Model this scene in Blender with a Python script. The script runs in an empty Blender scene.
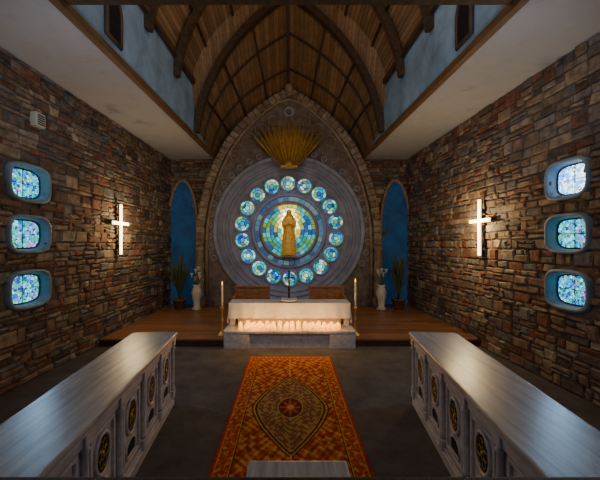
import bpy,bmesh,math,random
from mathutils import Vector,Matrix
random.seed(4)
pi=math.pi
sc=bpy.context.scene
# ------------------------------------------------------------ materials
def mk(name,col=(.5,.5,.5),rough=.6,metal=0,vc=False,ns=6,na=.35,bump=.15,bs=30,st=(1,1,1),emit=0,spec=.4,col2=None):
    m=bpy.data.materials.new(name);m.use_nodes=True
    nt=m.node_tree;N=nt.nodes;L=nt.links
    b=N['Principled BSDF']
    b.inputs['Roughness'].default_value=rough;b.inputs['Metallic'].default_value=metal
    b.inputs['Specular IOR Level'].default_value=spec
    tc=N.new('ShaderNodeTexCoord');mp=N.new('ShaderNodeMapping');mp.inputs['Scale'].default_value=st
    L.new(tc.outputs['Object'],mp.inputs['Vector'])
    no=N.new('ShaderNodeTexNoise');no.inputs['Scale'].default_value=ns;no.inputs['Detail'].default_value=6;no.inputs['Roughness'].default_value=.65
    L.new(mp.outputs[0],no.inputs['Vector'])
    if vc:
        a=N.new('ShaderNodeAttribute');a.attribute_name='Col';src=a.outputs['Color']
    else:
        r=N.new('ShaderNodeRGB');r.outputs[0].default_value=(*col,1);src=r.outputs[0]
    if col2:
        mx=N.new('ShaderNodeMix');mx.data_type='RGBA'
        cr=N.new('ShaderNodeMapRange');cr.inputs[1].default_value=.4;cr.inputs[2].default_value=.62
        L.new(no.outputs['Fac'],cr.inputs[0]);L.new(cr.outputs[0],mx.inputs[0])
        L.new(src,mx.inputs[6]);mx.inputs[7].default_value=(*col2,1);src=mx.outputs[2]
    mr=N.new('ShaderNodeMapRange');mr.inputs[1].default_value=.3;mr.inputs[2].default_value=.7
    mr.inputs[3].default_value=1-na;mr.inputs[4].default_value=1+na
    L.new(no.outputs['Fac'],mr.inputs[0])
    vm=N.new('ShaderNodeVectorMath');vm.operation='SCALE'
    L.new(src,vm.inputs[0]);L.new(mr.outputs[0],vm.inputs['Scale'])
    L.new(vm.outputs[0],b.inputs['Base Color'])
    if emit:
        L.new(vm.outputs[0],b.inputs['Emission Color']);b.inputs['Emission Strength'].default_value=emit
    if bump:
        n2=N.new('ShaderNodeTexNoise');n2.inputs['Scale'].default_value=bs;n2.inputs['Detail'].default_value=5
        L.new(mp.outputs[0],n2.inputs['Vector'])
        bp=N.new('ShaderNodeBump');bp.inputs['Strength'].default_value=bump;bp.inputs['Distance'].default_value=.02
        L.new(n2.outputs['Fac'],bp.inputs['Height']);L.new(bp.outputs[0],b.inputs['Normal'])
    return m
def mosaic(name,stops,scale,emit,lead=.06):
    m=bpy.data.materials.new(name);m.use_nodes=True
    nt=m.node_tree;N=nt.nodes;L=nt.links;b=N['Principled BSDF']
    tc=N.new('ShaderNodeTexCoord')
    v=N.new('ShaderNodeTexVoronoi');v.inputs['Scale'].default_value=scale
    e=N.new('ShaderNodeTexVoronoi');e.feature='DISTANCE_TO_EDGE';e.inputs['Scale'].default_value=scale
    L.new(tc.outputs['Object'],v.inputs['Vector']);L.new(tc.outputs['Object'],e.inputs['Vector'])
    sp=N.new('ShaderNodeSeparateColor');L.new(v.outputs['Color'],sp.inputs[0])
    cr=N.new('ShaderNodeValToRGB');cr.color_ramp.interpolation='CONSTANT'
    while len(cr.color_ramp.elements)<len(stops):cr.color_ramp.elements.new(.5)
    for i,c in enumerate(stops):
        cr.color_ramp.elements[i].position=i/len(stops);cr.color_ramp.elements[i].color=(*c,1)
    L.new(sp.outputs[0],cr.inputs[0])
    g=N.new('ShaderNodeMath');g.operation='GREATER_THAN';g.inputs[1].default_value=lead
    L.new(e.outputs['Distance'],g.inputs[0])
    vm=N.new('ShaderNodeVectorMath');vm.operation='SCALE';L.new(cr.outputs[0],vm.inputs[0]);L.new(g.outputs[0],vm.inputs['Scale'])
    L.new(vm.outputs[0],b.inputs['Base Color']);L.new(vm.outputs[0],b.inputs['Emission Color'])
    b.inputs['Emission Strength'].default_value=emit;b.inputs['Roughness'].default_value=.2
    return m
M_stone=mk('rubble_stone',vc=True,rough=.88,ns=8,na=.55,bump=.9,bs=16)
M_mortar=mk('mortar',(.13,.105,.085),.95,ns=14,bump=.5)
M_plaster=mk('aged_plaster',(.54,.54,.56),.9,ns=1.3,na=.45,bump=.3,bs=9,col2=(.34,.32,.31))
M_blue=mk('blue_plaster',(.21,.31,.42),.85,ns=1.5,na=.35,bump=.25,bs=8)
M_plank=mk('ceiling_plank',vc=True,rough=.6,ns=4,na=.25,bump=.1,bs=30,st=(3,.3,3))
M_rib=mk('dark_timber',(.065,.036,.019),.6,ns=5,na=.5,bump=.3,bs=20,st=(3,.5,3))
M_beam=mk('honey_timber',(.15,.072,.03),.5,ns=5,na=.45,bump=.2,st=(6,.4,6))
M_wood=mk('platform_oak',vc=True,rough=.38,ns=5,na=.35,bump=.12,bs=20,st=(.6,6,6))
M_chair=mk('chair_wood',(.42,.18,.07),.45,ns=5,na=.4,bump=.1,st=(1,1,5))
M_carpet=mk('grey_carpet',(.115,.098,.09),1,ns=3,na=.3,bump=.6,bs=160,spec=.1)
M_rug=mk('woven_rug',vc=True,rough=1,ns=25,na=.35,bump=.5,bs=140,spec=.1)
M_white=mk('painted_white_wood',(.55,.50,.49),.5,ns=4,na=.25,bump=.12,st=(4,.7,4))
M_top=mk('worn_white_top',(.42,.385,.38),.27,ns=3.5,na=.35,bump=.1,bs=14,st=(7,.5,7),spec=.5)
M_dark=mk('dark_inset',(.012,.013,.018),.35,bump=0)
M_gold=mk('antique_gold',(.62,.42,.13),.42,metal=.75,ns=12,na=.3,bump=.1)
M_golds=mk('gilded_robe',(.66,.36,.05),.5,metal=.25,ns=14,na=.35,bump=.15,emit=.12)  # slight emission put into the gilding to brighten the figure
M_grey=mk('blue_grey_stone',(.33,.36,.50),.7,ns=3,na=.25,bump=.2,bs=14)
M_grey2=mk('carved_panel_stone',(.19,.15,.135),.8,ns=5,na=.5,bump=.7,bs=16)
M_trim=mk('tan_moulding',(.30,.22,.16),.7,ns=6,na=.35,bump=.4,bs=20)
M_frame=mk('slate_frame',(.22,.30,.38),.5,ns=5,na=.25,bump=.1)
M_glassC=mk('lit_stained_glass',vc=True,rough=.25,ns=14,na=.3,bump=.1,emit=1.5)
M_lead=mk('lead_came',(.02,.022,.028),.5,bump=0)
M_port=mosaic('porthole_glass',[(.01,.14,.42),(.02,.45,.60),(.04,.62,.46),(.02,.07,.30),(.08,.70,.85),(.03,.50,.22),(.25,.80,.92),(.02,.26,.85),(.36,.20,.6),(.02,.5,.65)],26,2.1,.05)
M_portb=mosaic('porthole_glass_bright',[(.1,.3,.9),(.4,.75,1),(.8,.95,1),(.08,.35,.95),(.6,.85,1)],22,4.0,.04)
M_niche=mk('indigo_lancet',(.012,.065,.17),.7,ns=2,na=.4,bump=.2,emit=.2)  # dim emission painted in for the blue light in the lancet
M_cloth=mk('altar_linen',(.66,.63,.62),.85,ns=10,na=.1,bump=.15,bs=60)
M_candle=mk('wax',(.85,.75,.55),.5,bump=0)
M_jar=mk('glowing_votive',(1,.40,.02),.3,ns=20,na=.4,bump=0,emit=2.0)
M_flame=mk('flame',(1,.50,.05),.5,bump=0,na=0,emit=3.6)
M_cross=mk('cross_lamp',(1,.80,.42),.4,bump=0,na=0,emit=6)
M_leaf=mk('leaf',(.075,.095,.045),.5,bump=.1)
M_pot=mk('terracotta',(.16,.08,.05),.7)
M_marble=mk('white_glaze',(.6,.58,.58),.4,na=.15,bump=.05)
M_plas=mk('ivory_plastic',(.5,.47,.38),.4,bump=0,na=.05)
M_blk=mk('black_iron',(.025,.023,.022),.4,metal=.6,bump=0)
# ------------------------------------------------------------ mesh builder
class MB:
    def __init__(s):s.V=[];s.F=[];s.M=[];s.C=[];s.S=[];s.mats=[]
    def mi(s,m):
        if m not in s.mats:s.mats.append(m)
        return s.mats.index(m)
    def add(s,vs,fs,m,col=(1,1,1),T=None,sm=False):
        o=len(s.V)
        for v in vs:
            v=Vector(v)
            if T is not None:v=T@v
            s.V.append(v)
        k=s.mi(m)
        for f in fs:
            s.F.append([o+i for i in f]);s.M.append(k);s.C.append(col);s.S.append(sm)
    def box(s,x0,x1,y0,y1,z0,z1,m,bev=0,T=None,col=(1,1,1)):
        bm=bmesh.new();bmesh.ops.create_cube(bm,size=1)
        for v in bm.verts:
            v.co=Vector((x0+(v.co.x+.5)*(x1-x0),y0+(v.co.y+.5)*(y1-y0),z0+(v.co.z+.5)*(z1-z0)))
        if bev:bmesh.ops.bevel(bm,geom=bm.edges[:],offset=bev,segments=2,affect='EDGES',profile=.6)
        bm.verts.index_update()
        s.add([v.co.copy() for v in bm.verts],[[v.index for v in f.verts] for f in bm.faces],m,col,T);bm.free()
    def lathe(s,prof,m,c=(0,0,0),n=24,T=None,sm=True,col=(1,1,1),caps=True):
        vs=[];fs=[]
        for r,z in prof:
            for i in range(n):
                a=2*pi*i/n;vs.append((c[0]+r*math.cos(a),c[1]+r*math.sin(a),c[2]+z))
        for j in range(len(prof)-1):
            for i in range(n):
                k=(i+1)%n;fs.append((j*n+i,j*n+k,(j+1)*n+k,(j+1)*n+i))
        if caps:
            fs.append(tuple(range(n)));fs.append(tuple((len(prof)-1)*n+i for i in range(n)))
        s.add(vs,fs,m,col,T,sm)
    def tube(s,P,r,m,n=8,closed=False,T=None,sm=True,sx=1,up=None,rot=0):
        P=[Vector(p) for p in P];k=len(P)
        if not isinstance(r,(list,tuple)):r=[r]*k
        vs=[];fs=[];prev=None
        for i in range(k):
            if closed:t=P[(i+1)%k]-P[i-1]
            else:t=P[min(i+1,k-1)]-P[max(i-1,0)]
            t.normalize()
            if up is not None:u=Vector(up)
            elif prev is None:u=Vector((0,0,1)) if abs(t.z)<.9 else Vector((0,1,0))
            else:u=prev
            u=(u-t*u.dot(t)).normalized();prev=u;w=t.cross(u)
            for j in range(n):
                a=2*pi*j/n+rot;vs.append(P[i]+(u*math.cos(a)*sx+w*math.sin(a))*r[i])
        for i in range(k if closed else k-1):
            q=(i+1)%k
            for j in range(n):
                h=(j+1)%n;fs.append((i*n+j,i*n+h,q*n+h,q*n+j))
        if not closed:
            fs.append(tuple(range(n)));fs.append(tuple((k-1)*n+j for j in range(n)))
        s.add(vs,fs,m,(1,1,1),T,sm)
    def ring(s,cx,y,cz,R,r,m,n=64,k=8,sx=1):
        s.tube([(cx+R*math.cos(2*pi*i/n),y,cz+R*math.sin(2*pi*i/n)) for i in range(n)],r,m,n=k,closed=True,up=(0,1,0),sx=sx)
    def sphere(s,c,r,m,T=None,u=16,v=10):
        if not isinstance(r,(list,tuple)):r=(r,r,r)
        vs=[];fs=[]
        for j in range(v+1):
            t=pi*j/v
            for i in range(u):
                a=2*pi*i/u;vs.append((c[0]+r[0]*math.sin(t)*math.cos(a),c[1]+r[1]*math.sin(t)*math.sin(a),c[2]+r[2]*math.cos(t)))
        for j in range(v):
            for i in range(u):
                k=(i+1)%u;fs.append((j*u+i,j*u+k,(j+1)*u+k,(j+1)*u+i))
        s.add(vs,fs,m,(1,1,1),T,True)
    def prism(s,poly,y0,y1,m,col=(1,1,1),T=None):
        n=len(poly)
        vs=[(p[0],y0,p[1]) for p in poly]+[(p[0],y1,p[1]) for p in poly]
        fs=[tuple(range(n)),tuple(range(2*n-1,n-1,-1))]+[(i,(i+1)%n,n+(i+1)%n,n+i) for i in range(n)]
        s.add(vs,fs,m,col,T)
    def build(s,name,recalc=True):
        me=bpy.data.meshes.new(name);me.from_pydata([tuple(v) for v in s.V],[],s.F)
        for m in s.mats:me.materials.append(m)
        me.polygons.foreach_set('material_index',s.M);me.polygons.foreach_set('use_smooth',s.S)
        ca=me.color_attributes.new('Col','FLOAT_COLOR','CORNER')
        buf=[]
        for f,c in zip(s.F,s.C):buf+=[c[0],c[1],c[2],1.0]*len(f)
        ca.data.foreach_set('color',buf)
        if recalc:
            bm=bmesh.new();bm.from_mesh(me);bmesh.ops.recalc_face_normals(bm,faces=bm.faces);bm.to_mesh(me);bm.free()
        me.update()
        ob=bpy.data.objects.new(name,me);sc.collection.objects.link(ob);return ob
def lerp(tab,x):
    tab=sorted(tab)
    if x<=tab[0][0]:return tab[0][1]
    for (a,b),(c,d) in zip(tab,tab[1:]):
        if x<=c:return b+(d-b)*(x-a)/(c-a)
    return tab[-1][1]
# ------------------------------------------------------------ dimensions
YB=10.6; ZS=4.84; PL=.15; PY=6.7
wx=lambda y:3.85+.028*(YB-y)
xi=lambda y:2.33+.0396*(YB-y)
# ------------------------------------------------------------ rubble walls
PAL=[(.20,.12,.08),(.25,.165,.105),(.13,.09,.07),(.31,.23,.155),(.21,.095,.055),(.17,.15,.135),(.23,.15,.095),(.18,.11,.08),(.10,.075,.06),(.27,.19,.125),(.21,.165,.13),(.19,.08,.05),(.16,.12,.10)]
def stones(mb,P,a0,a1,z0,z1,excl,k=1.0):
    z=z0
    while z<z1-.02:
        h=min(random.choice([.08,.10,.13,.15,.17,.22])*k,z1-z)
        if z1-z-h<.05:h=z1-z
        a=a0-random.random()*.2
        while a<a1:
            w=random.uniform(.12,.42)*k
            s0=max(a,a0);s1=min(a+w,a1);a+=w
            if s1-s0<.05:continue
            cells=[(s0,s1,z,z+h)]
            if h>.14 and random.random()<.45:
                q=z+h*random.uniform(.35,.65);m=(s0+s1)/2+random.uniform(-.04,.04)
                cells=[(s0,s1,z,q),(s0,s1,q,z+h)] if w<.3 or random.random()<.4 else [(s0,s1,z,q),(s0,m,q,z+h),(m,s1,q,z+h)]
            for c0,c1,b0,b1 in cells:
                if excl((c0+c1)/2,(b0+b1)/2):continue
                g=.009;d=random.uniform(.022,.055);j=lambda s=.012:random.uniform(-s,s)
                cs=[(c0+g+j(.018),b0+g+j(.014)),(c1-g+j(.018),b0+g+j(.014)),(c1-g+j(.018),b1-g+j(.014)),(c0+g+j(.018),b1-g+j(.014))]
                ca=(c0+c1)/2;cb=(b0+b1)/2
                vs=[P(x,y,0) for x,y in cs]+[P(x,y,d*.5) for x,y in cs]
                ins=[(x+(.024 if x<ca else -.024),y+(.018 if y<cb else -.018)) for x,y in cs]
                vs+=[P(x+j(.005),y+j(.005),d+j(.012)) for x,y in ins]
                fs=[]
                for t in(0,4):
                    for i in range(4):
                        n=(i+1)%4;fs.append((t+i,t+n,t+4+n,t+4+i))
                fs.append((8,9,10,11))
                c=random.choice(PAL);f=random.uniform(.7,1.2)
                mb.add(vs,fs,M_stone,tuple(q*f for q in c))
        z+=h
def rr(a,b,n=40,p=3.6):
    out=[]
    for i in range(n):
        t=2*pi*i/n;c,s=math.cos(t),math.sin(t)
        out.append((a*math.copysign(abs(c)**(2/p),c),b*math.copysign(abs(s)**(2/p),s)))
    return out
WIN={-1:[(5.02,3.03),(5.02,2.25),(5.02,1.41)],1:[(4.69,3.03),(4.69,2.25),(4.69,1.44)]}
for side,nm in((-1,'wall_left'),(1,'wall_right')):
    HA,HB=(.395,.29) if side<0 else (.36,.285)
    P=lambda y,z,o,side=side:(side*(wx(y)-o),y,z)
    mb=MB();cy=WIN[side][0][0];b0,b1=cy-HA,cy+HA;zt=ZS+.05
    rects=[(-1,b0,0,zt),(b1,YB,0,zt)]
    zz=[0]
    for wy,wz in sorted(WIN[side],key=lambda q:q[1]):zz+=[wz-HB,wz+HB]
    zz.append(zt)
    for i in range(0,len(zz),2):rects.append((b0,b1,zz[i],zz[i+1]))
    for a,b,c,d in rects:mb.add([P(a,c,0),P(b,c,0),P(b,d,0),P(a,d,0)],[(0,1,2,3)],M_mortar)
    vs=[P(-1,0,0),P(YB,0,0),P(YB,zt,0),P(-1,zt,0),P(-1,0,-.34),P(YB,0,-.34),P(YB,zt,-.34),P(-1,zt,-.34)]
    mb.add(vs,[(4,5,6,7),(0,1,5,4),(2,3,7,6),(0,3,7,4),(1,2,6,5)],M_mortar)
    ex=lambda a,z:any(abs((a-wy)/(HA+.035))**4+abs((z-wz)/(HB+.02))**4<1 for wy,wz in WIN[side])
    stones(mb,P,.3,YB-.02,0,ZS,ex)
    mb.build(nm,recalc=False)
    for i,(wy,wz) in enumerate(WIN[side]):
        w=MB();n=48
        sq=[]
        for u,v in rr(1,1,n,2):
            k=max(abs(u),abs(v));sq.append((u/k*HA,v/k*HB))
        vs=[P(wy+u,wz+v,.0) for u,v in sq]+[P(wy+u,wz+v,.0) for u,v in rr(HA,HB,n,3.6)]
        w.add(vs,[(j,(j+1)%n,n+(j+1)%n,n+j) for j in range(n)],M_mortar)
        rings=[(HA+.01,HB+.01,.0,3.6),(HA+.005,HB+.005,.06,3.6),(HA-.012,HB-.012,.075,3.6),(HA-.035,HB-.035,.07,3.5),(HA-.045,HB-.045,.045,3.5),(HA-.06,HB-.062,-.06,3.4),(HA-.065,HB-.068,-.10,3.4)]
        vs=[]
        for a,b,o,p in rings:vs+=[P(wy+u,wz+v,o) for u,v in rr(a,b,n,p)]
        w.add(vs,[(r*n+j,r*n+(j+1)%n,(r+1)*n+(j+1)%n,(r+1)*n+j) for r in range(len(rings)-1) for j in range(n)],M_frame,sm=True)
        gm=M_portb if(side==1 and i==0) else M_port
        w.add([P(wy+u,wz+v,-.09) for u,v in rr(HA-.06,HB-.064,n,3.4)],[tuple(range(n))],gm)
        w.tube([P(wy+u,wz+v,-.08) for u,v in rr(HA-.072,HB-.074,n,3.4)],.010,M_lead,n=6,closed=True)
        w.tube([P(wy-HA+.08,wz,-.085),P(wy+HA-.08,wz,-.085)],.005,M_lead,n=6)
        w.tube([P(wy,wz-HB+.07,-.085),P(wy,wz+HB-.07,-.085)],.005,M_lead,n=6)
        w.build('window_%d'%(i+1+(3 if side>0 else 0)))
# ------------------------------------------------------------ gothic arch outline on the back wall
AR=[(2.79,PL),(2.79,2.2),(2.76,2.8),(2.66,3.4),(2.48,4.05),(2.24,4.66),(1.95,5.2),(1.59,5.68),(1.2,6.08),(.78,6.42),(.38,6.68),(0,6.87)]
def arch_hw(z):
    if z>=6.87:return -1
    for (x0,z0),(x1,z1) in zip(AR,AR[1:]):
        if z0<=z<=z1:return x0+(x1-x0)*(z-z0)/(z1-z0)
    return 2.79
LX=3.42
def lanc(hw,zt,zs,x,n=10,z0=PL):
    pts=[(x-hw,z0),(x-hw,zs)]
    for i in range(1,n):
        t=i/n;pts.append((x-hw*math.cos(t*pi/2)*(1-t*.12),zs+(zt-zs)*math.sin(t*pi/2)**.95))
    pts.append((x,zt))
    return pts+[(2*x-a,b) for a,b in pts[-2::-1]]
def in_l(a,z):
    a=abs(abs(a)-LX)
    if z<2.7:return a<.45
    t=(z-2.7)/1.45
    return t<1 and a<.45*math.sqrt(max(0,1-t*t))
mb=MB()
mb.box(-4.2,4.2,YB,YB+.3,0,7.4,M_mortar)
PB=lambda a,z,o:(a,YB-o,z)
stones(mb,PB,-3.84,3.84,PL,4.86,lambda a,z:abs(a)<arch_hw(z)-.05 or in_l(a,z))
mb.build('wall_back',recalc=False)
ZC=2.52
mb=MB()
out=[(-x,z) for x,z in AR]+[(x,z) for x,z in AR[::-1]][1:]
def ray(th):
    d=(math.cos(th),math.sin(th));best=99
    n=len(out)
    for i in range(n):
        x0,z0=out[i];x1,z1=out[(i+1)%n];z0-=ZC;z1-=ZC
        ex,ez=x1-x0,z1-z0;den=d[0]*ez-d[1]*ex
        if abs(den)<1e-9:continue
        t=(x0*ez-z0*ex)/den;u=(x0*d[1]-z0*d[0])/den
        if t>0 and -1e-6<=u<=1+1e-6:best=min(best,t)
    return best
n=160;YP=10.35
vs=[];
for i in range(n):
    th=2*pi*i/n;R=max(ray(th),2.345);c,s_=math.cos(th),math.sin(th)
    vs+=[(R*c,YB,ZC+R*s_),(R*c,YP,ZC+R*s_),(2.34*c,YP,ZC+2.34*s_),(2.12*c,YB-.06,ZC+2.12*s_)]
fs=[]
for i in range(n):
    k=(i+1)%n
    for j in(0,1):fs.append((4*i+j,4*k+j,4*k+j+1,4*i+j+1))
mb.add(vs,fs,M_grey2)
mb.add(vs,[(4*i+2,4*((i+1)%n)+2,4*((i+1)%n)+3,4*i+3) for i in range(n)],M_grey,sm=True)
full=[(-x,YP,z) for x,z in AR]+[(x,YP,z) for x,z in AR[::-1]][1:]
mb.tube(full,.10,M_trim,n=8)
f2=[(x*.93,YP-.03,z-.12*(z>2.3)-(.08 if abs(x)<.1 else 0)) for x,y,z in full]
mb.tube(f2,.05,M_trim,n=8)
def along(path,step):
    res=[];acc=0
    for p,q in zip(path,path[1:]):
        p=Vector(p);q=Vector(q);L_=(q-p).length;t=step-acc
        while t<L_:
            res.append((p+(q-p)*t/L_,(q-p).normalized()));t+=step
        acc=(acc+L_)%step
    return res
for p,t in along(full,.20):
    nrm=Vector((t.z,0,-t.x));c=random.choice([(.32,.24,.175),(.27,.2,.15),(.36,.28,.2),(.24,.17,.125)])
    T=Matrix(((t.x,0,nrm.x,p.x),(0,1,0,p.y),(t.z,0,nrm.z,p.z),(0,0,0,1)))
    mb.box(-.092,.092,-.13,.1,-.12,.12,M_stone,.018,T=T,col=c)
BC=[(.05,.22,.35),(.30,.12,.05),(.08,.28,.22),(.32,.24,.08)]
f3=[(x*.965,YP-.05,z-.06*(z>2.3)-(.04 if abs(x)<.1 else 0)) for x,y,z in full]
for q,(p,t) in enumerate(along(f3,.115)):
    nrm=Vector((t.z,0,-t.x))
    T=Matrix(((t.x,0,nrm.x,p.x),(0,1,0,p.y),(t.z,0,nrm.z,p.z),(0,0,0,1)))
    mb.box(-.035,.035,-.05,.05,-.03,.03,M_stone,.01,T=T,col=BC[q%4])
for a in range(-24,205,8):
    t=math.radians(a);R=2.52
    cx,cz=R*math.cos(t),ZC+R*math.sin(t)
    mb.ring(cx,YP-.02,cz,.08,.02,M_grey,n=16,k=6);mb.sphere((cx,YP-.01,cz),(.045,.03,.045),M_trim,u=10,v=6)
for s in(-1,1):
    for x,z,r in((1.7,4.9,.15),(1.3,5.35,.17),(.9,5.72,.17),(.5,6.0,.15)):
        mb.ring(s*x,YP-.02,z,r,.025,M_trim,n=24,k=6)
        for q in range(4):
            mb.ring(s*x+.06*math.cos(q*pi/2),YP-.02,z+.06*math.sin(q*pi/2),.04,.014,M_trim,n=12,k=5)
mb.ring(0,YP-.02,6.28,.13,.03,M_grey,n=24,k=6)
mb.sphere((0,YP-.14,6.98),(.13,.08,.16),M_trim);mb.sphere((-.17,YP-.14,6.84),(.09,.07,.08),M_trim);mb.sphere((.17,YP-.14,6.84),(.09,.07,.08),M_trim)
for s in(-1,1):
    mb.box(s*2.79-.17,s*2.79+.17,10.12,10.5,PL,PL+.3,M_trim,.03)
    mb.lathe([(.13,0),(.10,.05),(.10,1.4),(.14,1.46),(.14,1.55)],M_trim,(s*2.79,10.24,PL+.3),n=16)
mb.build('gothic_arch_surround')
# ------------------------------------------------------------ rose window
mb=MB()
YF=YB-.06
def disc(R0,R1,y,m,n=96,col=(1,1,1)):
    vs=[];
    for i in range(n):
        t=2*pi*i/n;vs+=[(R0*math.cos(t),y,ZC+R0*math.sin(t)),(R1*math.cos(t),y,ZC+R1*math.sin(t))]
    mb.add(vs,[(2*i,2*((i+1)%n),2*((i+1)%n)+1,2*i+1) for i in range(n)],m,col)
disc(.95,2.14,YF,M_grey)
mb.ring(0,YP,ZC,2.34,.07,M_grey,n=96);mb.ring(0,YF-.02,ZC,2.1,.05,M_grey,n=96);mb.ring(0,YF-.02,ZC,1.95,.02,M_grey,n=96)
mb.ring(0,YF-.03,ZC,1.16,.05,M_grey,n=80);mb.ring(0,YF-.05,ZC,.90,.05,M_trim,n=80)
GP=[(.03,.45,.55),(.4,.8,.85),(.02,.28,.38),(.02,.10,.5),(.08,.42,.22),(.2,.65,.7),(.04,.2,.6),(.7,.75,.35),(.05,.55,.45),(.3,.6,.25)]
def tile(cx,cz,r0,r1,a0,a1,y,col,steps=3):
    vs=[];
    for i in range(steps+1):
        a=a0+(a1-a0)*i/steps
        vs+=[(cx+r0*math.cos(a),y,cz+r0*math.sin(a)),(cx+r1*math.cos(a),y,cz+r1*math.sin(a))]
    mb.add(vs,[(2*i,2*i+2,2*i+3,2*i+1) for i in range(steps)],M_glassC,col)
def lead_disc(cx,cz,r,y):
    n=32;mb.add([(cx+r*math.cos(2*pi*i/n),y,cz+r*math.sin(2*pi*i/n)) for i in range(n)],[tuple(range(n))],M_lead)
for k in range(18):
    a=2*pi*k/18+pi/2+.02;cx,cz=1.53*math.cos(a),ZC+1.53*math.sin(a);r=.235
    lead_disc(cx,cz,r,YF-.012)
    for r0,r1,nn in((.0,.3,1),(.36,.62,5),(.68,.98,8)):
        ph=random.random()*6
        for j in range(nn):
            c=random.choice(GP);f=random.uniform(.35,1.1)
            g=.05/max(r1,.2)/1.5 if nn>1 else 0
            tile(cx,cz,r0*r,r1*r,ph+2*pi*j/nn+g,ph+2*pi*(j+1)/nn-g,YF-.018,tuple(q*f for q in c),6 if nn==1 else 3)
    mb.ring(cx,YF-.02,cz,r+.025,.032,M_grey,n=28,k=8);mb.ring(cx,YF-.03,cz,r+.0,.012,M_trim,n=28,k=6)
for k in range(18):
    a=2*pi*(k+.5)/18+pi/2
    for R in(1.28,1.78):
        mb.ring(R*math.cos(a),YF-.01,ZC+R*math.sin(a),.045,.014,M_grey,n=14,k=6)
for k in range(36):
    a=2*pi*k/36;c=random.choice([(.04,.10,.16),(.02,.05,.10),(.07,.13,.14)])
    tile(0,ZC,.97,1.1,a+.012,a+2*pi/36-.012,YF-.01,c,2)
lead_disc(0,ZC,.93,YF-.012)
rad=[0,.12,.25,.38,.50,.62,.74,.86]
for r0,r1,nn in zip(rad,rad[1:],[6,10,14,18,22,26,32]):
    ph=random.random()
    for j in range(nn):
        a=ph+2*pi*(j+.5)/nn;rm=(r0+r1)/2;x=rm*math.cos(a);z=rm*math.sin(a)
        d=math.hypot(x*1.25,(z-.3)*.85)
        if d<.27:c=(3.4,3.1,2.1)
        elif d<.42:c=random.choice([(1.5,1.25,.35),(1.2,1.3,.6),(1.1,.8,.15)])
        elif d<.6:c=random.choice([(.45,.5,.08),(.1,.5,.25),(.6,.42,.06),(.05,.4,.3)])
        else:c=random.choice([(.02,.22,.3),(.03,.3,.2),(.02,.08,.28),(.12,.25,.06),(.05,.38,.5)])
        f=random.uniform(.65,1.15);g=.012/max(r1,.1)
        tile(0,ZC,r0+.008,r1-.008,ph+2*pi*j/nn+g*.6,ph+2*pi*(j+1)/nn-g*.6,YF-.018,tuple(q*f for q in c),3)
mb.box(-.22,.22,YF-.42,YF,1.68,1.76,M_trim,.02)
mb.box(-.13,.13,YF-.28,YF,1.58,1.68,M_trim,.02)
mb.build('rose_window')
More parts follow.
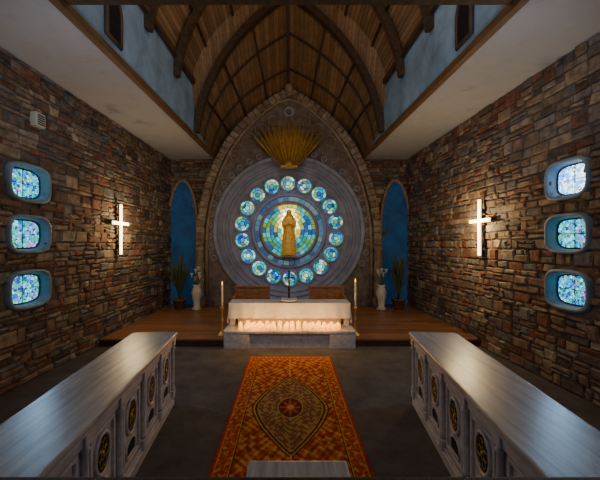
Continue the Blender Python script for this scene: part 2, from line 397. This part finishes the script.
# ------------------------------------------------------------ robed statue
def statue(name,x,y,z,H,mr,mh):
    mb=MB();T=Matrix.Translation((x,y,z))@Matrix.Scale(H,4)@Matrix.Diagonal((1.0,.92,1,1))
    sec=[(0,.155,.12),(.03,.16,.125),(.15,.145,.11),(.3,.125,.1),(.45,.108,.088),(.56,.096,.076),(.64,.1,.074),(.72,.115,.078),(.785,.125,.075),(.815,.105,.065),(.84,.055,.05),(.86,.034,.036),(.89,.03,.032)]
    n=40;vs=[]
    for zz,rx,ry in sec:
        fo=max(0,.10*(1-zz/.7))
        for i in range(n):
            a=2*pi*i/n;k=1+fo*math.sin(9*a+zz*3);vs.append((rx*k*math.cos(a),ry*k*math.sin(a),zz))
    fs=[(j*n+i,j*n+(i+1)%n,(j+1)*n+(i+1)%n,(j+1)*n+i) for j in range(len(sec)-1) for i in range(n)]+[tuple(range(n))]
    mb.add(vs,fs,mr,T=T,sm=True)
    mb.sphere((0,-.008,.93),(.046,.054,.066),mh,T=T)
    mb.tube([(0,-.058,.945),(0,-.068,.925),(0,-.058,.918)],[.006,.010,.006],mh,n=6,T=T)
    for s in(-1,1):
        mb.sphere((s*.018,-.056,.937),(.008,.004,.005),M_dark,T=T,u=8,v=6)
        mb.sphere((s*.046,0,.93),(.006,.012,.016),mh,T=T,u=8,v=6)
    mb.sphere((0,-.056,.902),(.014,.005,.004),M_trim,T=T,u=8,v=6)
    vs=[];vsec=[(1.003,.012,.012),(.99,.045,.045),(.95,.064,.066),(.90,.068,.066),(.86,.085,.07),(.81,.13,.085),(.72,.145,.095),(.5,.13,.105),(.25,.155,.13),(.06,.175,.145)]
    m=24
    for zz,rx,ry in vsec:
        for i in range(m+1):
            a=-pi/2+.75+(2*pi-1.5)*i/m;k=1+(.05*math.sin(8*a) if zz<.8 else 0)
            vs.append((rx*k*math.cos(a),ry*k*math.sin(a)+.006,zz))
    mb.add(vs,[(j*(m+1)+i,j*(m+1)+i+1,(j+1)*(m+1)+i+1,(j+1)*(m+1)+i) for j in range(len(vsec)-1) for i in range(m)],mr,T=T,sm=True)
    for s in(-1,1):
        mb.tube([(s*.1,-.01,.79),(s*.135,-.03,.7),(s*.125,-.07,.63),(s*.07,-.12,.67),(s*.025,-.14,.70)],[.038,.036,.042,.046,.03],mr,n=12,T=T)
        mb.box(s*.011-.008,s*.011+.008,-.165,-.125,.695,.745,mh,.004,T=T)
        for q,(dy,l) in enumerate(((-.161,.036),(-.151,.044),(-.141,.041),(-.131,.03))):
            mb.tube([(s*.011,dy,.742),(s*.010,dy-.002,.742+l*.5),(s*.006,dy-.001,.742+l)],[.0055,.005,.0035],mh,n=6,T=T)
        mb.tube([(s*.012,-.125,.71),(s*.013,-.112,.728),(s*.010,-.112,.745)],[.006,.0055,.004],mh,n=6,T=T)
        mb.tube([(s*.045,-.10,.015),(s*.05,-.15,.012)],[.02,.014],mh,n=8,T=T)
    mb.lathe([(.18,-.03),(.18,-.01),(.165,0)],mh,T=T,n=24)
    return mb.build(name)
statue('gilded_robed_statue',0,YF-.22,1.80,1.38,M_golds,M_golds)
for s in(-1,1):
    mb=MB();c=(s*2.74,9.70,PL)
    mb.lathe([(.13,0),(.15,.03),(.09,.10),(.11,.3),(.15,.5),(.12,.62),(.09,.68),(.12,.74),(.10,.74),(.08,.68)],M_marble,c,n=24)
    for i in range(6):
        a=2*pi*i/6+.4;sp=.07+.07*(i%2);h=.82+.34*random.random()
        tx,ty=c[0]+sp*math.cos(a),c[1]+sp*math.sin(a)
        mb.tube([(c[0]+.02*math.cos(a),c[1]+.02*math.sin(a),PL+.6),(tx*.6+c[0]*.4,ty*.6+c[1]*.4,PL+.6+h*.25),(tx,ty,PL+h)],.008,M_leaf,n=6)
        mb.lathe([(.006,0),(.018,.03),(.03,.08),(.055,.13),(.05,.135),(.02,.08)],M_marble,(tx,ty,PL+h),n=12,caps=False)
        mb.tube([(tx,ty,PL+h+.03),(tx,ty,PL+h+.12)],.007,M_gold,n=6)
    mb.build('lily_vase')
# ------------------------------------------------------------ sunburst
mb=MB()
for L_,nb,y,w,sp in((1.62,15,YP-.2,.045,1.45),(1.3,14,YP-.25,.036,1.30),(.8,9,YP-.29,.03,1.1)):
    for i in range(nb):
        a=(i-(nb-1)/2)/(nb-1)*sp
        l=L_*(1-.16*abs(math.sin(a)))*random.uniform(.9,1.04)
        dx,dz=math.sin(a),math.cos(a);px,pz=dz,-dx
        o=(.16*math.sin(a)*2,4.48)
        pts=[(0,.02),(.3,w*.7),(.72,w),(1,.003)]
        vs=[];fs=[]
        for t,ww in pts:
            bx,bz=o[0]+dx*l*t,o[1]+dz*l*t
            vs+=[(bx-px*ww,y+.012,bz-pz*ww),(bx,y-.02,bz),(bx+px*ww,y+.012,bz+pz*ww)]
        for j in range(3):
            fs+=[(3*j,3*j+1,3*j+4,3*j+3),(3*j+1,3*j+2,3*j+5,3*j+4)]
        mb.add(vs,fs,M_gold)
mb.box(-.26,.26,YP-.3,YP,4.46,4.53,M_gold,.02)
mb.lathe([(.12,0),(.11,.05),(.06,.08),(.01,.1)],M_gold,T=Matrix.Translation((0,YP-.24,4.58))@Matrix.Rotation(pi/2,4,'X'),n=20)
mb.build('gilded_sunburst_ornament')
# ------------------------------------------------------------ lancets
for s in(-1,1):
    w=MB();pl=lanc(.47,4.15,2.7,s*LX)
    w.prism(pl,YB-.02,YB-.001,M_niche)
    w.tube([(a,YB-.08,b) for a,b in pl],.05,M_trim,n=8)
    w.build('window_%d'%(7 if s<0 else 8))
# ------------------------------------------------------------ vault ceiling
zs=lambda y:2.1+lerp([(1,4.15),(8.15,4.08),(8.45,3.0),(10.6,2.7)],y)
zr=lambda y:2.1+lerp([(1,7.1),(7.0,6.95),(8.35,6.5),(10.6,4.72)],y)
def vp(y,t,s,off=0,z0=None):
    x0=xi(y);a=zs(y) if z0 is None else z0;b=zr(y)
    cx=x0*.88;cz=a+(b-a)*.63
    x=(1-t)**2*x0+2*t*(1-t)*cx;z=(1-t)**2*a+2*t*(1-t)*cz+t*t*b
    return Vector((s*(x-off*.7),y,z-off*.7))
ys=[.8+i*(8.15-.8)/20 for i in range(20)]+[8.15,8.3,8.45,8.7,9.0,9.3,9.6,9.9,10.2,YB]
NY=len(ys)
mb=MB();NP=30
for s in(-1,1):
    for k in range(NP):
        base=random.choice([(.23,.13,.062),(.20,.11,.05),(.26,.148,.072),(.215,.122,.058)])
        for j in range(NY-1):
            if j==0 or j%7==k%7:f=random.uniform(.88,1.12)
            t0=k/NP;t1=(k+.92)/NP;t2=(k+1)/NP
            a,b=ys[j],ys[j+1]
            mb.add([vp(a,t0,s),vp(b,t0,s),vp(b,t1,s),vp(a,t1,s)],[(0,1,2,3)],M_plank,tuple(q*f for q in base))
            mb.add([vp(a,t1,s,-.012),vp(b,t1,s,-.012),vp(b,t2,s),vp(a,t2,s)],[(0,1,2,3)],M_plank,(.06,.035,.02))
            mb.add([vp(a,t1,s),vp(b,t1,s),vp(b,t1,s,-.012),vp(a,t1,s,-.012)],[(0,1,2,3)],M_plank,(.06,.035,.02))
mb.build('ceiling',recalc=False)
mb=MB()
for y,r,z0 in((8.38,.115,5.0),(7.05,.10,5.75),(5.75,.10,5.9),(4.4,.10,5.9),(2.8,.10,5.9)):
    for s in(-1,1):
        mb.tube([vp(y,t/18,s,.05,z0) for t in range(19)],r,M_rib,n=4,up=(0,1,0),sm=False,rot=pi/4)
for s in(-1,1):
    yy=[y for y in ys if y<8.2]
    mb.tube([vp(y,0,s,.05) for y in yy],.08,M_rib,n=4,sm=False,rot=pi/4)
    for t in(.3,.6,.82):
        mb.tube([vp(y,t,s,.03) for y in yy],.035,M_rib,n=4,sm=False,rot=pi/4)
mb.tube([vp(y,1,1,.05) for y in ys],.06,M_rib,n=4,sm=False,rot=pi/4)
for s in(-1,1):
    for t0,t1 in((.35,.2),(.6,.46),(.82,.74)):
        mb.tube([vp(YB-.05-(2.1*q/8),t0+(t1-t0)*q/8,s,.04) for q in range(9)],.03,M_rib,n=4,sm=False,rot=pi/4)
    for yq in(9.1,9.85):
        mb.tube([vp(yq,t/14,s,.03) for t in range(15)],.03,M_rib,n=4,up=(0,1,0),sm=False,rot=pi/4)
    mb.tube([vp(YB-.08,t/14,s,.03) for t in range(15)],.06,M_rib,n=4,up=(0,1,0),sm=False,rot=pi/4)
mb.build('roof_ribs')
for s,nm in((-1,'left'),(1,'right')):
    mb=MB()
    for j in range(NY-1):
        a,b=ys[j],ys[j+1]
        mb.add([(s*xi(a),a,ZS),(s*xi(b),b,ZS),(s*xi(b),b,zs(b)+.1),(s*xi(a),a,zs(a)+.1)],[(0,1,2,3)],M_blue)
    mb.build('wall_clerestory_'+nm)
    wy=4.75;w=MB()
    T=Matrix.Translation((s*(xi(wy)-.02),wy,0))@Matrix.Rotation(pi/2,4,'Z')
    pl=lanc(.19,5.75,5.45,0,z0=5.05)
    w.prism(pl,-.015,.015,M_dark,T=T);w.tube([(a,0,b) for a,b in pl],.035,M_rib,n=6,T=T,closed=True)
    w.tube([(0,0,5.05),(0,0,5.72)],.012,M_blk,n=6,T=T);w.tube([(-.18,0,5.35),(.18,0,5.35)],.012,M_blk,n=6,T=T)
    w.build('window_%d'%(9 if s<0 else 10))
    mb=MB();a,b=-1,YB
    vs=[(s*xi(a),a,ZS),(s*xi(b),b,ZS),(s*wx(b),b,ZS),(s*wx(a),a,ZS),(s*xi(a),a,ZS+.1),(s*xi(b),b,ZS+.1),(s*wx(b),b,ZS+.1),(s*wx(a),a,ZS+.1)]
    mb.add(vs,[(0,1,2,3),(4,5,6,7),(0,1,5,4),(1,2,6,5),(2,3,7,6),(3,0,4,7)],M_plaster)
    mb.build('ceiling_soffit_'+nm)
    mb=MB();
    for (o0,o1,z0,z1) in((-.06,.035,ZS-.04,ZS+.07),):
        vs=[]
        for y in(a,b-.02):
            vs+=[(s*(xi(y)-o0),y,z0),(s*(xi(y)-o1),y,z0),(s*(xi(y)-o1),y,z1),(s*(xi(y)-o0),y,z1)]
        mb.add(vs,[(0,1,2,3),(4,5,6,7),(0,1,5,4),(1,2,6,5),(2,3,7,6),(3,0,4,7)],M_beam)
    mb.build('trim_%d'%(1 if s<0 else 2))
mb=MB();mb.box(-4.0,4.0,3.55,3.8,ZS+.03,ZS+.25,M_rib,.02);mb.build('tie_beam')
# ------------------------------------------------------------ floor and platform
mb=MB();mb.box(-4.3,4.3,-1.2,YB+.2,-.15,0,M_carpet);mb.build('floor')
mb=MB();y=PY+.035
while y<YB-.01:
    y1=min(y+.13,YB);x=-wx(y)+.07;xe=wx(y)-.07
    while x<xe:
        x1=min(x+random.uniform(.9,2.2),xe);f=random.uniform(.7,1.25)
        mb.box(x+.002,x1-.002,y+.002,y1-.002,PL-.03,PL,M_wood,0,col=(.28*f,.125*f,.055*f));x=x1
    y=y1
e_=wx(YB)-.08
mb.box(-e_,e_,PY+.03,YB-.02,.0,PL-.01,M_rib)
mb.box(-wx(PY)+.07,wx(PY)-.07,PY-.01,PY+.035,PL-.04,PL+.001,M_wood,.008,col=(.22,.10,.045))
mb.box(-wx(PY)+.07,wx(PY)-.07,PY+.01,PY+.03,0,PL-.04,M_wood,0,col=(.10,.05,.025))
mb.build('sanctuary_platform')
# ------------------------------------------------------------ rug
mb=MB();X0,X1,Y0,Y1=-.73,.765,1.75,6.06;nx,ny=140,400
cxr=(X0+X1)/2
def rugc(x,y):
    u=(x-cxr)/((X1-X0)/2);dE=min((1-abs(u))*.747,Y1-y,y-Y0)
    red=(.38,.04,.018);gold=(.52,.27,.05);dk=(.08,.028,.014);orr=(.44,.12,.025)
    h=lambda a,b:math.sin(a)*math.sin(b)
    if dE<.03:return red
    if dE<.045:return gold
    if dE<.17:
        q=h(x*44+math.sin(y*18),y*38)+.5*math.sin(x*90)*math.sin(y*84+1)
        return gold if q>.5 else (orr if q<-.35 else red)
    if dE<.182:return gold
    if dE<.197:return dk
    cy=4.18;v=(y-cy)/.98
    wv=.47*(max(0,1-abs(v)**1.55)) if abs(v)<1 else 0
    dx=abs(x-cxr)
    if wv>0 and dx<wv:
        e=wv-dx
        r=math.hypot(x-cxr,(y-cy)*.62)
        if e<.018:return gold
        if e<.05:return dk
        if r<.04:return gold
        if r<.15:
            a=math.atan2((y-cy)*.62,x-cxr);return (.42,.055,.025) if r<.09+.04*math.cos(8*a) else dk
        if r<.162:return gold
        if e<.062:return gold
        q=math.sin((x-cxr)*48+3*math.sin(y*12))*math.sin(y*32+2*math.cos((x-cxr)*20))+.5*math.sin(y*75+6*math.cos((x-cxr)*26))
        return (.36,.20,.06) if q>.15 else ((.24,.06,.025) if q<-.5 else (.16,.085,.035))
    if abs(v)<1.75 and dx<.012:return gold
    if wv>0 and dx<wv+.022:return dk
    q=math.sin((x-cxr)*38+2.4*math.sin(y*10))*math.sin(y*29+1.8*math.sin(x*16))+.6*math.sin((x-cxr)*76+y*9)*math.cos(y*61-x*13)
    if q>.5:return gold
    if q<-.6:return (.18,.05,.02)
    return orr if q>-.05 else red
vs=[(X0+(X1-X0)*i/nx,Y0+(Y1-Y0)*j/ny,.014) for j in range(ny+1) for i in range(nx+1)]
mb.V+= [Vector(v) for v in vs];k=mb.mi(M_rug)
for j in range(ny):
    for i in range(nx):
        a=j*(nx+1)+i;mb.F.append([a,a+1,a+nx+2,a+nx+1]);mb.M.append(k);mb.S.append(False)
        mb.C.append(rugc(X0+(X1-X0)*(i+.5)/nx,Y0+(Y1-Y0)*(j+.5)/ny))
mb.box(X0,X1,Y0,Y1,0,.012,M_rug,0,col=(.1,.04,.02))
for i in range(60):
    x=X0+(X1-X0)*(i+.5)/60;mb.box(x-.006,x+.006,Y1,Y1+.04,0,.008,M_rug,0,col=(.4,.2,.08))
mb.build('aisle_rug',recalc=False)
# ------------------------------------------------------------ altar
mb=MB();AB=7.34
mb.box(-1.28,1.30,6.58,6.685,0,.31,M_white,.006)
mb.box(-1.28,1.30,6.68,7.5,PL+.002,.31,M_white,.006)
mb.box(-1.32,1.34,6.53,7.55,.30,.36,M_white,.012)
for a,b in((-1.31,-.8),(.82,1.33)):mb.box(a,b,6.535,6.6,0,.30,M_white,.01)
mb.box(-1.1,1.12,7.05,AB-.04,.35,.82,M_white,.01)
for x in(-1.2,1.22):
    for y in(6.98,AB-.08):mb.box(x-.05,x+.05,y-.05,y+.05,.35,.82,M_white,.01)
mb.box(-1.26,1.28,6.92,AB,.80,.84,M_white,.008)
mb.build('altar')
mb=MB()
def clothz(x0,x1,z0,z1,y,amp=.012,n=120,axis='x',sg=1):
    vs=[];m=6
    for j in range(m+1):
        t=j/m
        for i in range(n+1):
            x=x0+(x1-x0)*i/n;d=amp*t*(math.sin(i*.55)+.5*math.sin(i*.23+1))
            z=z1+(z0-z1)*t
            if j==m:z+=.006*abs(math.sin(i*.8))
            vs.append((x,y-sg*(d+.004+.02*t),z) if axis=='x' else (y+(d+.004+.02*t)*(1 if y>0 else -1),x,z))
    mb.add(vs,[(j*(n+1)+i,j*(n+1)+i+1,(j+1)*(n+1)+i+1,(j+1)*(n+1)+i) for j in range(m) for i in range(n)],M_cloth,sm=True)
mb.box(-1.275,1.295,6.905,AB+.02,.842,.857,M_cloth,.006)
clothz(-1.275,1.295,.53,.852,6.905)
clothz(-1.275,1.295,.6,.852,AB+.02,sg=-1)
clothz(6.905,AB+.02,.42,.852,-1.275,n=50,axis='y');clothz(6.905,AB+.02,.42,.852,1.295,n=50,axis='y')
for i in range(60):
    x=-1.26+2.54*i/59;mb.tube([(x,6.885,.535),(x,6.883,.505)],[.005,.002],M_cloth,n=5)
mb.build('altar_cloth')
mb=MB()
for i in range(18):
    x=-1.0+2.02*i/17+random.uniform(-.02,.02);y=6.66+random.uniform(-.04,.04);h=random.uniform(.07,.11)
    mb.lathe([(.034,0),(.045,.01),(.048,h),(.036,h),(.034,h*.7)],M_jar,(x,y,.361),n=14)
    mb.lathe([(.004,0),(.014,.015),(.011,.035),(.001,.06)],M_flame,(x,y,.361+h*.8),n=8)
for i in range(16):
    x=-1.0+2.02*i/15+random.uniform(-.02,.02);y=6.79+random.uniform(-.02,.02);h=random.uniform(.10,.14)
    mb.lathe([(.034,0),(.042,.01),(.044,h),(.034,h),(.032,h*.7)],M_jar,(x,y,.361),n=12)
    mb.lathe([(.004,0),(.013,.012),(.010,.03),(.001,.05)],M_flame,(x,y,.361+h*.8),n=8)
mb.build('votive_candles')
for x,ht in((-1.43,1.30),(1.42,1.36)):
    mb=MB();c=(x,7.0,PL)
    mb.lathe([(.11,0),(.11,.02),(.06,.05),(.02,.1),(.018,.3),(.035,.33),(.018,.36),(.016,.55),(.04,.58),(.05,.6),(.02,.61)],M_gold,c,n=18)
    mb.lathe([(.02,.6),(.02,ht-PL-.08),(.012,ht-PL-.075)],M_candle,c,n=12)
    mb.lathe([(.003,0),(.014,.02),(.010,.045),(.001,.085)],M_flame,(x,7.0,ht-.075),n=10)
    mb.build('standing_candlestick')
mb=MB();c=(.0,7.22,.858)
mb.lathe([(.12,0),(.12,.015),(.07,.04),(.025,.07),(.018,.2),(.035,.22),(.015,.25)],M_blk,c,n=20)
mb.box(-.016,.016,7.21,7.23,1.08,1.52,M_blk,.003);mb.box(-.12,.12,7.21,7.23,1.34,1.37,M_blk,.003)
mb.ring(0,7.22,1.355,.05,.007,M_gold,n=20,k=6)
mb.build('altar_crucifix')
mb=MB()
for s in(-1,1):
    T=Matrix.Translation((.0,6.95,.866))@Matrix.Rotation(.35,4,'X')@Matrix.Rotation(s*-.12,4,'Y')
    mb.box(min(0,s*.17),max(0,s*.17),-.01,.12,0.012,.032,M_cloth,.003,T=T)
    mb.box(min(0,s*.18),max(0,s*.18),-.02,.13,0,.012,M_blk,.002,T=T)
mb.box(-.12,.12,7.02,7.04,.858,.90,M_blk,.004)
mb.build('open_missal')
for cx in(-.93,.95):
    mb=MB();y=8.1;U=.05
    mb.box(cx-.44,cx+.44,y-.25,y+.25,PL+.42,PL+.47,M_chair,.012)
    for dx in(-.41,.41):
        for dy in(-.22,.22):mb.box(cx+dx-.03,cx+dx+.03,y+dy-.03,y+dy+.03,PL,PL+(.42 if dy>0 else .66),M_chair,.006)
        mb.box(cx+dx-.03,cx+dx+.03,y-.25,y+.25,PL+.64,PL+.68,M_chair,.008)
        mb.box(cx+dx-.03,cx+dx+.03,y+.19,y+.25,PL+.42,PL+.84+U,M_chair,.006)
    mb.box(cx-.44,cx+.44,y+.2,y+.24,PL+.52,PL+.8+U,M_chair,.01)
    mb.box(cx-.46,cx+.46,y+.17,y+.27,PL+.79+U,PL+.84+U,M_chair,.012)
    for q in range(4):mb.box(cx-.36+q*.19,cx-.21+q*.19,y+.19,y+.201,PL+.55,PL+.76+U,M_chair,.004)
    mb.build('clergy_chair')
# ------------------------------------------------------------ plants
for s in(-1,1):
    mb=MB();c=(s*3.28,9.8,PL)
    mb.lathe([(.13,0),(.15,.02),(.19,.26),(.21,.27),(.21,.32),(.18,.32),(.17,.27)],M_pot,c,n=20)
    for i in range(30):
        a=2*pi*i/30+random.uniform(-.15,.15);l=random.uniform(.9,1.55);sp=random.uniform(.1,.48)
        P=[];R=[]
        for q in range(7):
            t=q/6;yy=c[1]+math.sin(a)*sp*t**1.6
            P.append((c[0]+math.cos(a)*sp*.85*(t**1.6),min(yy,10.3),PL+.28+l*t*(1-.25*t*sp)));R.append(.036*math.sin(pi*(.12+.86*t))+.002)
        mb.tube(P,R,M_leaf,n=6,sx=.25)
    mb.build('potted_snake_plant')
# ------------------------------------------------------------ wall crosses
for s,y,zc in((-1,7.38,2.43),(1,6.56,2.43)):
    mb=MB();X=wx(y)
    def bx(o0,o1,a,b,z0,z1,m,bev):
        x0,x1=sorted((s*(X-o0),s*(X-o1)));mb.box(x0,x1,y+a,y+b,z0,z1,m,bev)
    bx(.13,.165,-.035,.035,zc-.56,zc+.56,M_cross,.008)
    bx(.13,.165,-.34,.34,zc+.10,zc+.17,M_cross,.008)
    bx(.0,.14,-.03,.03,zc-.4,zc-.34,M_blk,.0);bx(.0,.14,-.03,.03,zc+.3,zc+.36,M_blk,.0)
    bx(.105,.128,-.045,.045,zc-.575,zc+.575,M_blk,.004);bx(.105,.128,-.355,.355,zc+.088,zc+.182,M_blk,.004)
    mb.build('illuminated_wall_cross')
mb=MB()
mb.box(-wx(5.1)+.03,-wx(5.1)+.14,5.0,5.2,3.92,4.14,M_plas,.02)
for q in range(5):mb.box(-wx(5.1)+.137,-wx(5.1)+.146,5.03,5.17,3.95+q*.034,3.965+q*.034,M_blk,0)
mb.build('wall_speaker')
# ------------------------------------------------------------ choir desks
def desk(name,fx,fy,nx_,ny_,s,W=.55):
    d=Vector((nx_-fx,ny_-fy,0));Ln=d.length;d.normalize()
    o=Vector((-d.y,d.x,0))
    if o.x*s<0:o=-o
    T=Matrix(((o.x,d.x,0,fx),(o.y,d.y,0,fy),(0,0,1,0),(0,0,0,1)))
    mb=MB();H=.945
    mb.box(0,W,0,Ln,H-.045,H,M_top,.01,T=T)
    mb.box(.012,W-.012,.012,Ln-.01,H-.075,H-.045,M_white,.008,T=T)
    mb.box(.07,W-.05,.06,Ln-.03,.02,H-.07,M_white,0,T=T)
    mb.box(.035,W-.03,.03,Ln-.02,0,.10,M_white,.012,T=T)
    mb.box(.05,W-.04,.045,Ln-.025,.10,.13,M_white,.01,T=T)
    mb.box(.04,.08,.05,Ln-.03,H-.16,H-.075,M_white,.008,T=T)
    nb=5;bw=(Ln-.1)/nb
    for k in range(nb+1):
        y=min(.06+k*bw,Ln-.07)
        mb.box(.025,.085,y-.045,y+.045,.10,.2,M_white,.01,T=T)
        mb.lathe([(.022,.2),(.034,.23),(.022,.26),(.026,.5),(.022,.72),(.034,.75),(.022,.78)],M_white,(.05,y,0),n=12,T=T)
        mb.box(.02,.085,y-.045,y+.045,.78,.87,M_white,.01,T=T)
    for k in range(nb):
        yc=.06+(k+.5)*bw;hw=bw/2-.075
        for a,b,c_,d_ in((yc-hw,yc-hw+.03,.17,.75),(yc+hw-.03,yc+hw,.17,.75),(yc-hw,yc+hw,.17,.20),(yc-hw,yc+hw,.735,.77)):
            mb.box(.05,.075,a,b,c_,d_,M_white,.006,T=T)
        n=28;rh=.11;rv=.15;zc=.56
        ov=[(yc+rh*math.cos(2*pi*i/n),zc+rv*math.sin(2*pi*i/n)) for i in range(n)]
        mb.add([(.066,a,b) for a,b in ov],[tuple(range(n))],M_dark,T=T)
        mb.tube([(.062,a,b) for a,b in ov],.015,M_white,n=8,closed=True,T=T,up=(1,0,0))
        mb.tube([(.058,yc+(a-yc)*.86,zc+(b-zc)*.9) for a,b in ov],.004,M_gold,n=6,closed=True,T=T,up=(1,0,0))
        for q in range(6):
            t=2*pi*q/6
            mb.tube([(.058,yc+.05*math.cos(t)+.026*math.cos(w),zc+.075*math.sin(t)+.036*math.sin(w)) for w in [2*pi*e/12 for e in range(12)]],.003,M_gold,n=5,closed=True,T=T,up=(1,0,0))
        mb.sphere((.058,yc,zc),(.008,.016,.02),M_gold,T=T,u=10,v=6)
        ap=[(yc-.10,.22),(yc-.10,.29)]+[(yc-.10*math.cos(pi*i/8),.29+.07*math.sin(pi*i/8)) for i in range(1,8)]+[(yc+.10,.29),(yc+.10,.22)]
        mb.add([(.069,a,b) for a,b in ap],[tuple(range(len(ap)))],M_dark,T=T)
        mb.tube([(.066,a,b) for a,b in ap],.010,M_white,n=6,closed=True,T=T,up=(1,0,0))
    mb.box(.12,W-.1,.04,.062,.18,.75,M_white,.01,T=T)
    mb.build(name)
desk('choir_desk',-1.47,4.32,-1.24,1.58,-1,.57)
desk('choir_desk',1.58,4.32,1.27,1.58,1,.60)
# ------------------------------------------------------------ foreground kneeler & rail
mb=MB()
mb.box(-.28,.40,2.10,2.27,.55,.6,M_top,.012)
for x in(-.23,.35):
    mb.box(x-.03,x+.03,2.13,2.24,.016,.55,M_white,.008);mb.box(x-.045,x+.045,2.11,2.26,.016,.06,M_white,.008)
mb.box(-.22,.34,2.17,2.2,.3,.42,M_white,.006)
mb.build('prayer_kneeler')
mb=MB();mb.box(-4.0,4.0,1.42,1.5,.99,1.035,M_rib,.01);mb.box(-4.0,4.0,1.44,1.48,.0,.08,M_rib,.006)
for i in range(33):
    x=-3.92+i*.245;mb.box(x-.02,x+.02,1.445,1.475,.08,.99,M_rib,.004)
mb.build('gallery_rail')
# ------------------------------------------------------------ lights
def light(name,typ,loc,en,col,size=.02,tgt=None,spot=None):
    l=bpy.data.lights.new(name,typ);l.energy=en;l.color=col
    if typ=='AREA':l.size=size
    else:l.shadow_soft_size=size
    if spot:l.spot_size=spot;l.spot_blend=.9
    o=bpy.data.objects.new(name,l);o.location=loc;sc.collection.objects.link(o)
    if tgt is not None:o.rotation_euler=(Vector(tgt)-Vector(loc)).to_track_quat('-Z','Y').to_euler()
    return o
for s,y in((-1,7.38),(1,6.56)):
    light('cross_glow','POINT',(s*(wx(y)-.5),y,2.5),60 if s>0 else 44,(1,.74,.38),.02)
for x in(-.7,0,.7):light('candle_glow','POINT',(x,6.46,.68),10,(1,.58,.17),.02)
for s in(-1,1):
    for wy,wz in WIN[s]:
        light('window_glow','SPOT',(s*(wx(wy)-.1),wy,wz),22,(.36,.66,1),.03,tgt=(0,wy-.2,wz-.6),spot=2.7)
light('gallery_fill','AREA',(0,.6,6.4),38,(1,.92,.88),2.2,tgt=(0,8,3.0))  # added soft fill high above the view, no fixture modelled
light('vault_fill','POINT',(0,5.2,7.4),60,(1,.72,.42),.1)  # unseen warm point light, added to brighten the ceiling wood
for s in(-1,1):
    light('clerestory_fill','SPOT',(s*1.6,3.6,6.2),65,(.6,.8,1),.05,tgt=(-s*2.5,6.0,5.6),spot=1.5)  # added cool spots that lift the blue walls; no source there
    light('soffit_fill','SPOT',(s*1.7,1.6,2.6),200,(.82,.88,1),.05,tgt=(s*3.3,5.8,4.84),spot=.95)  # invisible spots added to brighten the plaster soffits
light('rose_fill','SPOT',(0,7.2,4.6),125,(.68,.76,1),.05,tgt=(0,10.4,2.5),spot=.9)  # added spot shining onto the rose stonework, not light from the glass
light('statue_fill','SPOT',(0,9.2,4.3),22,(1,.8,.45),.03,tgt=(0,10.3,2.5),spot=.45)  # small warm spot added to brighten the statue, no fixture
light('sunburst_fill','SPOT',(0,8.8,4.0),22,(1,.82,.5),.03,tgt=(0,10.15,5.3),spot=.75)  # extra warm spot, added so the gilt blades look brighter
w=bpy.data.worlds.new('World');sc.world=w;w.use_nodes=True
w.node_tree.nodes['Background'].inputs[0].default_value=(.42,.47,.65,1);w.node_tree.nodes['Background'].inputs[1].default_value=.13
cam=bpy.data.cameras.new('camera');cam.sensor_width=36;cam.lens=19.62;cam.shift_x=.0183;cam.shift_y=.0067;cam.clip_start=.05
co=bpy.data.objects.new('camera',cam);co.location=(0,0,2.1);co.rotation_euler=(pi/2,0,0);sc.collection.objects.link(co);sc.camera=co
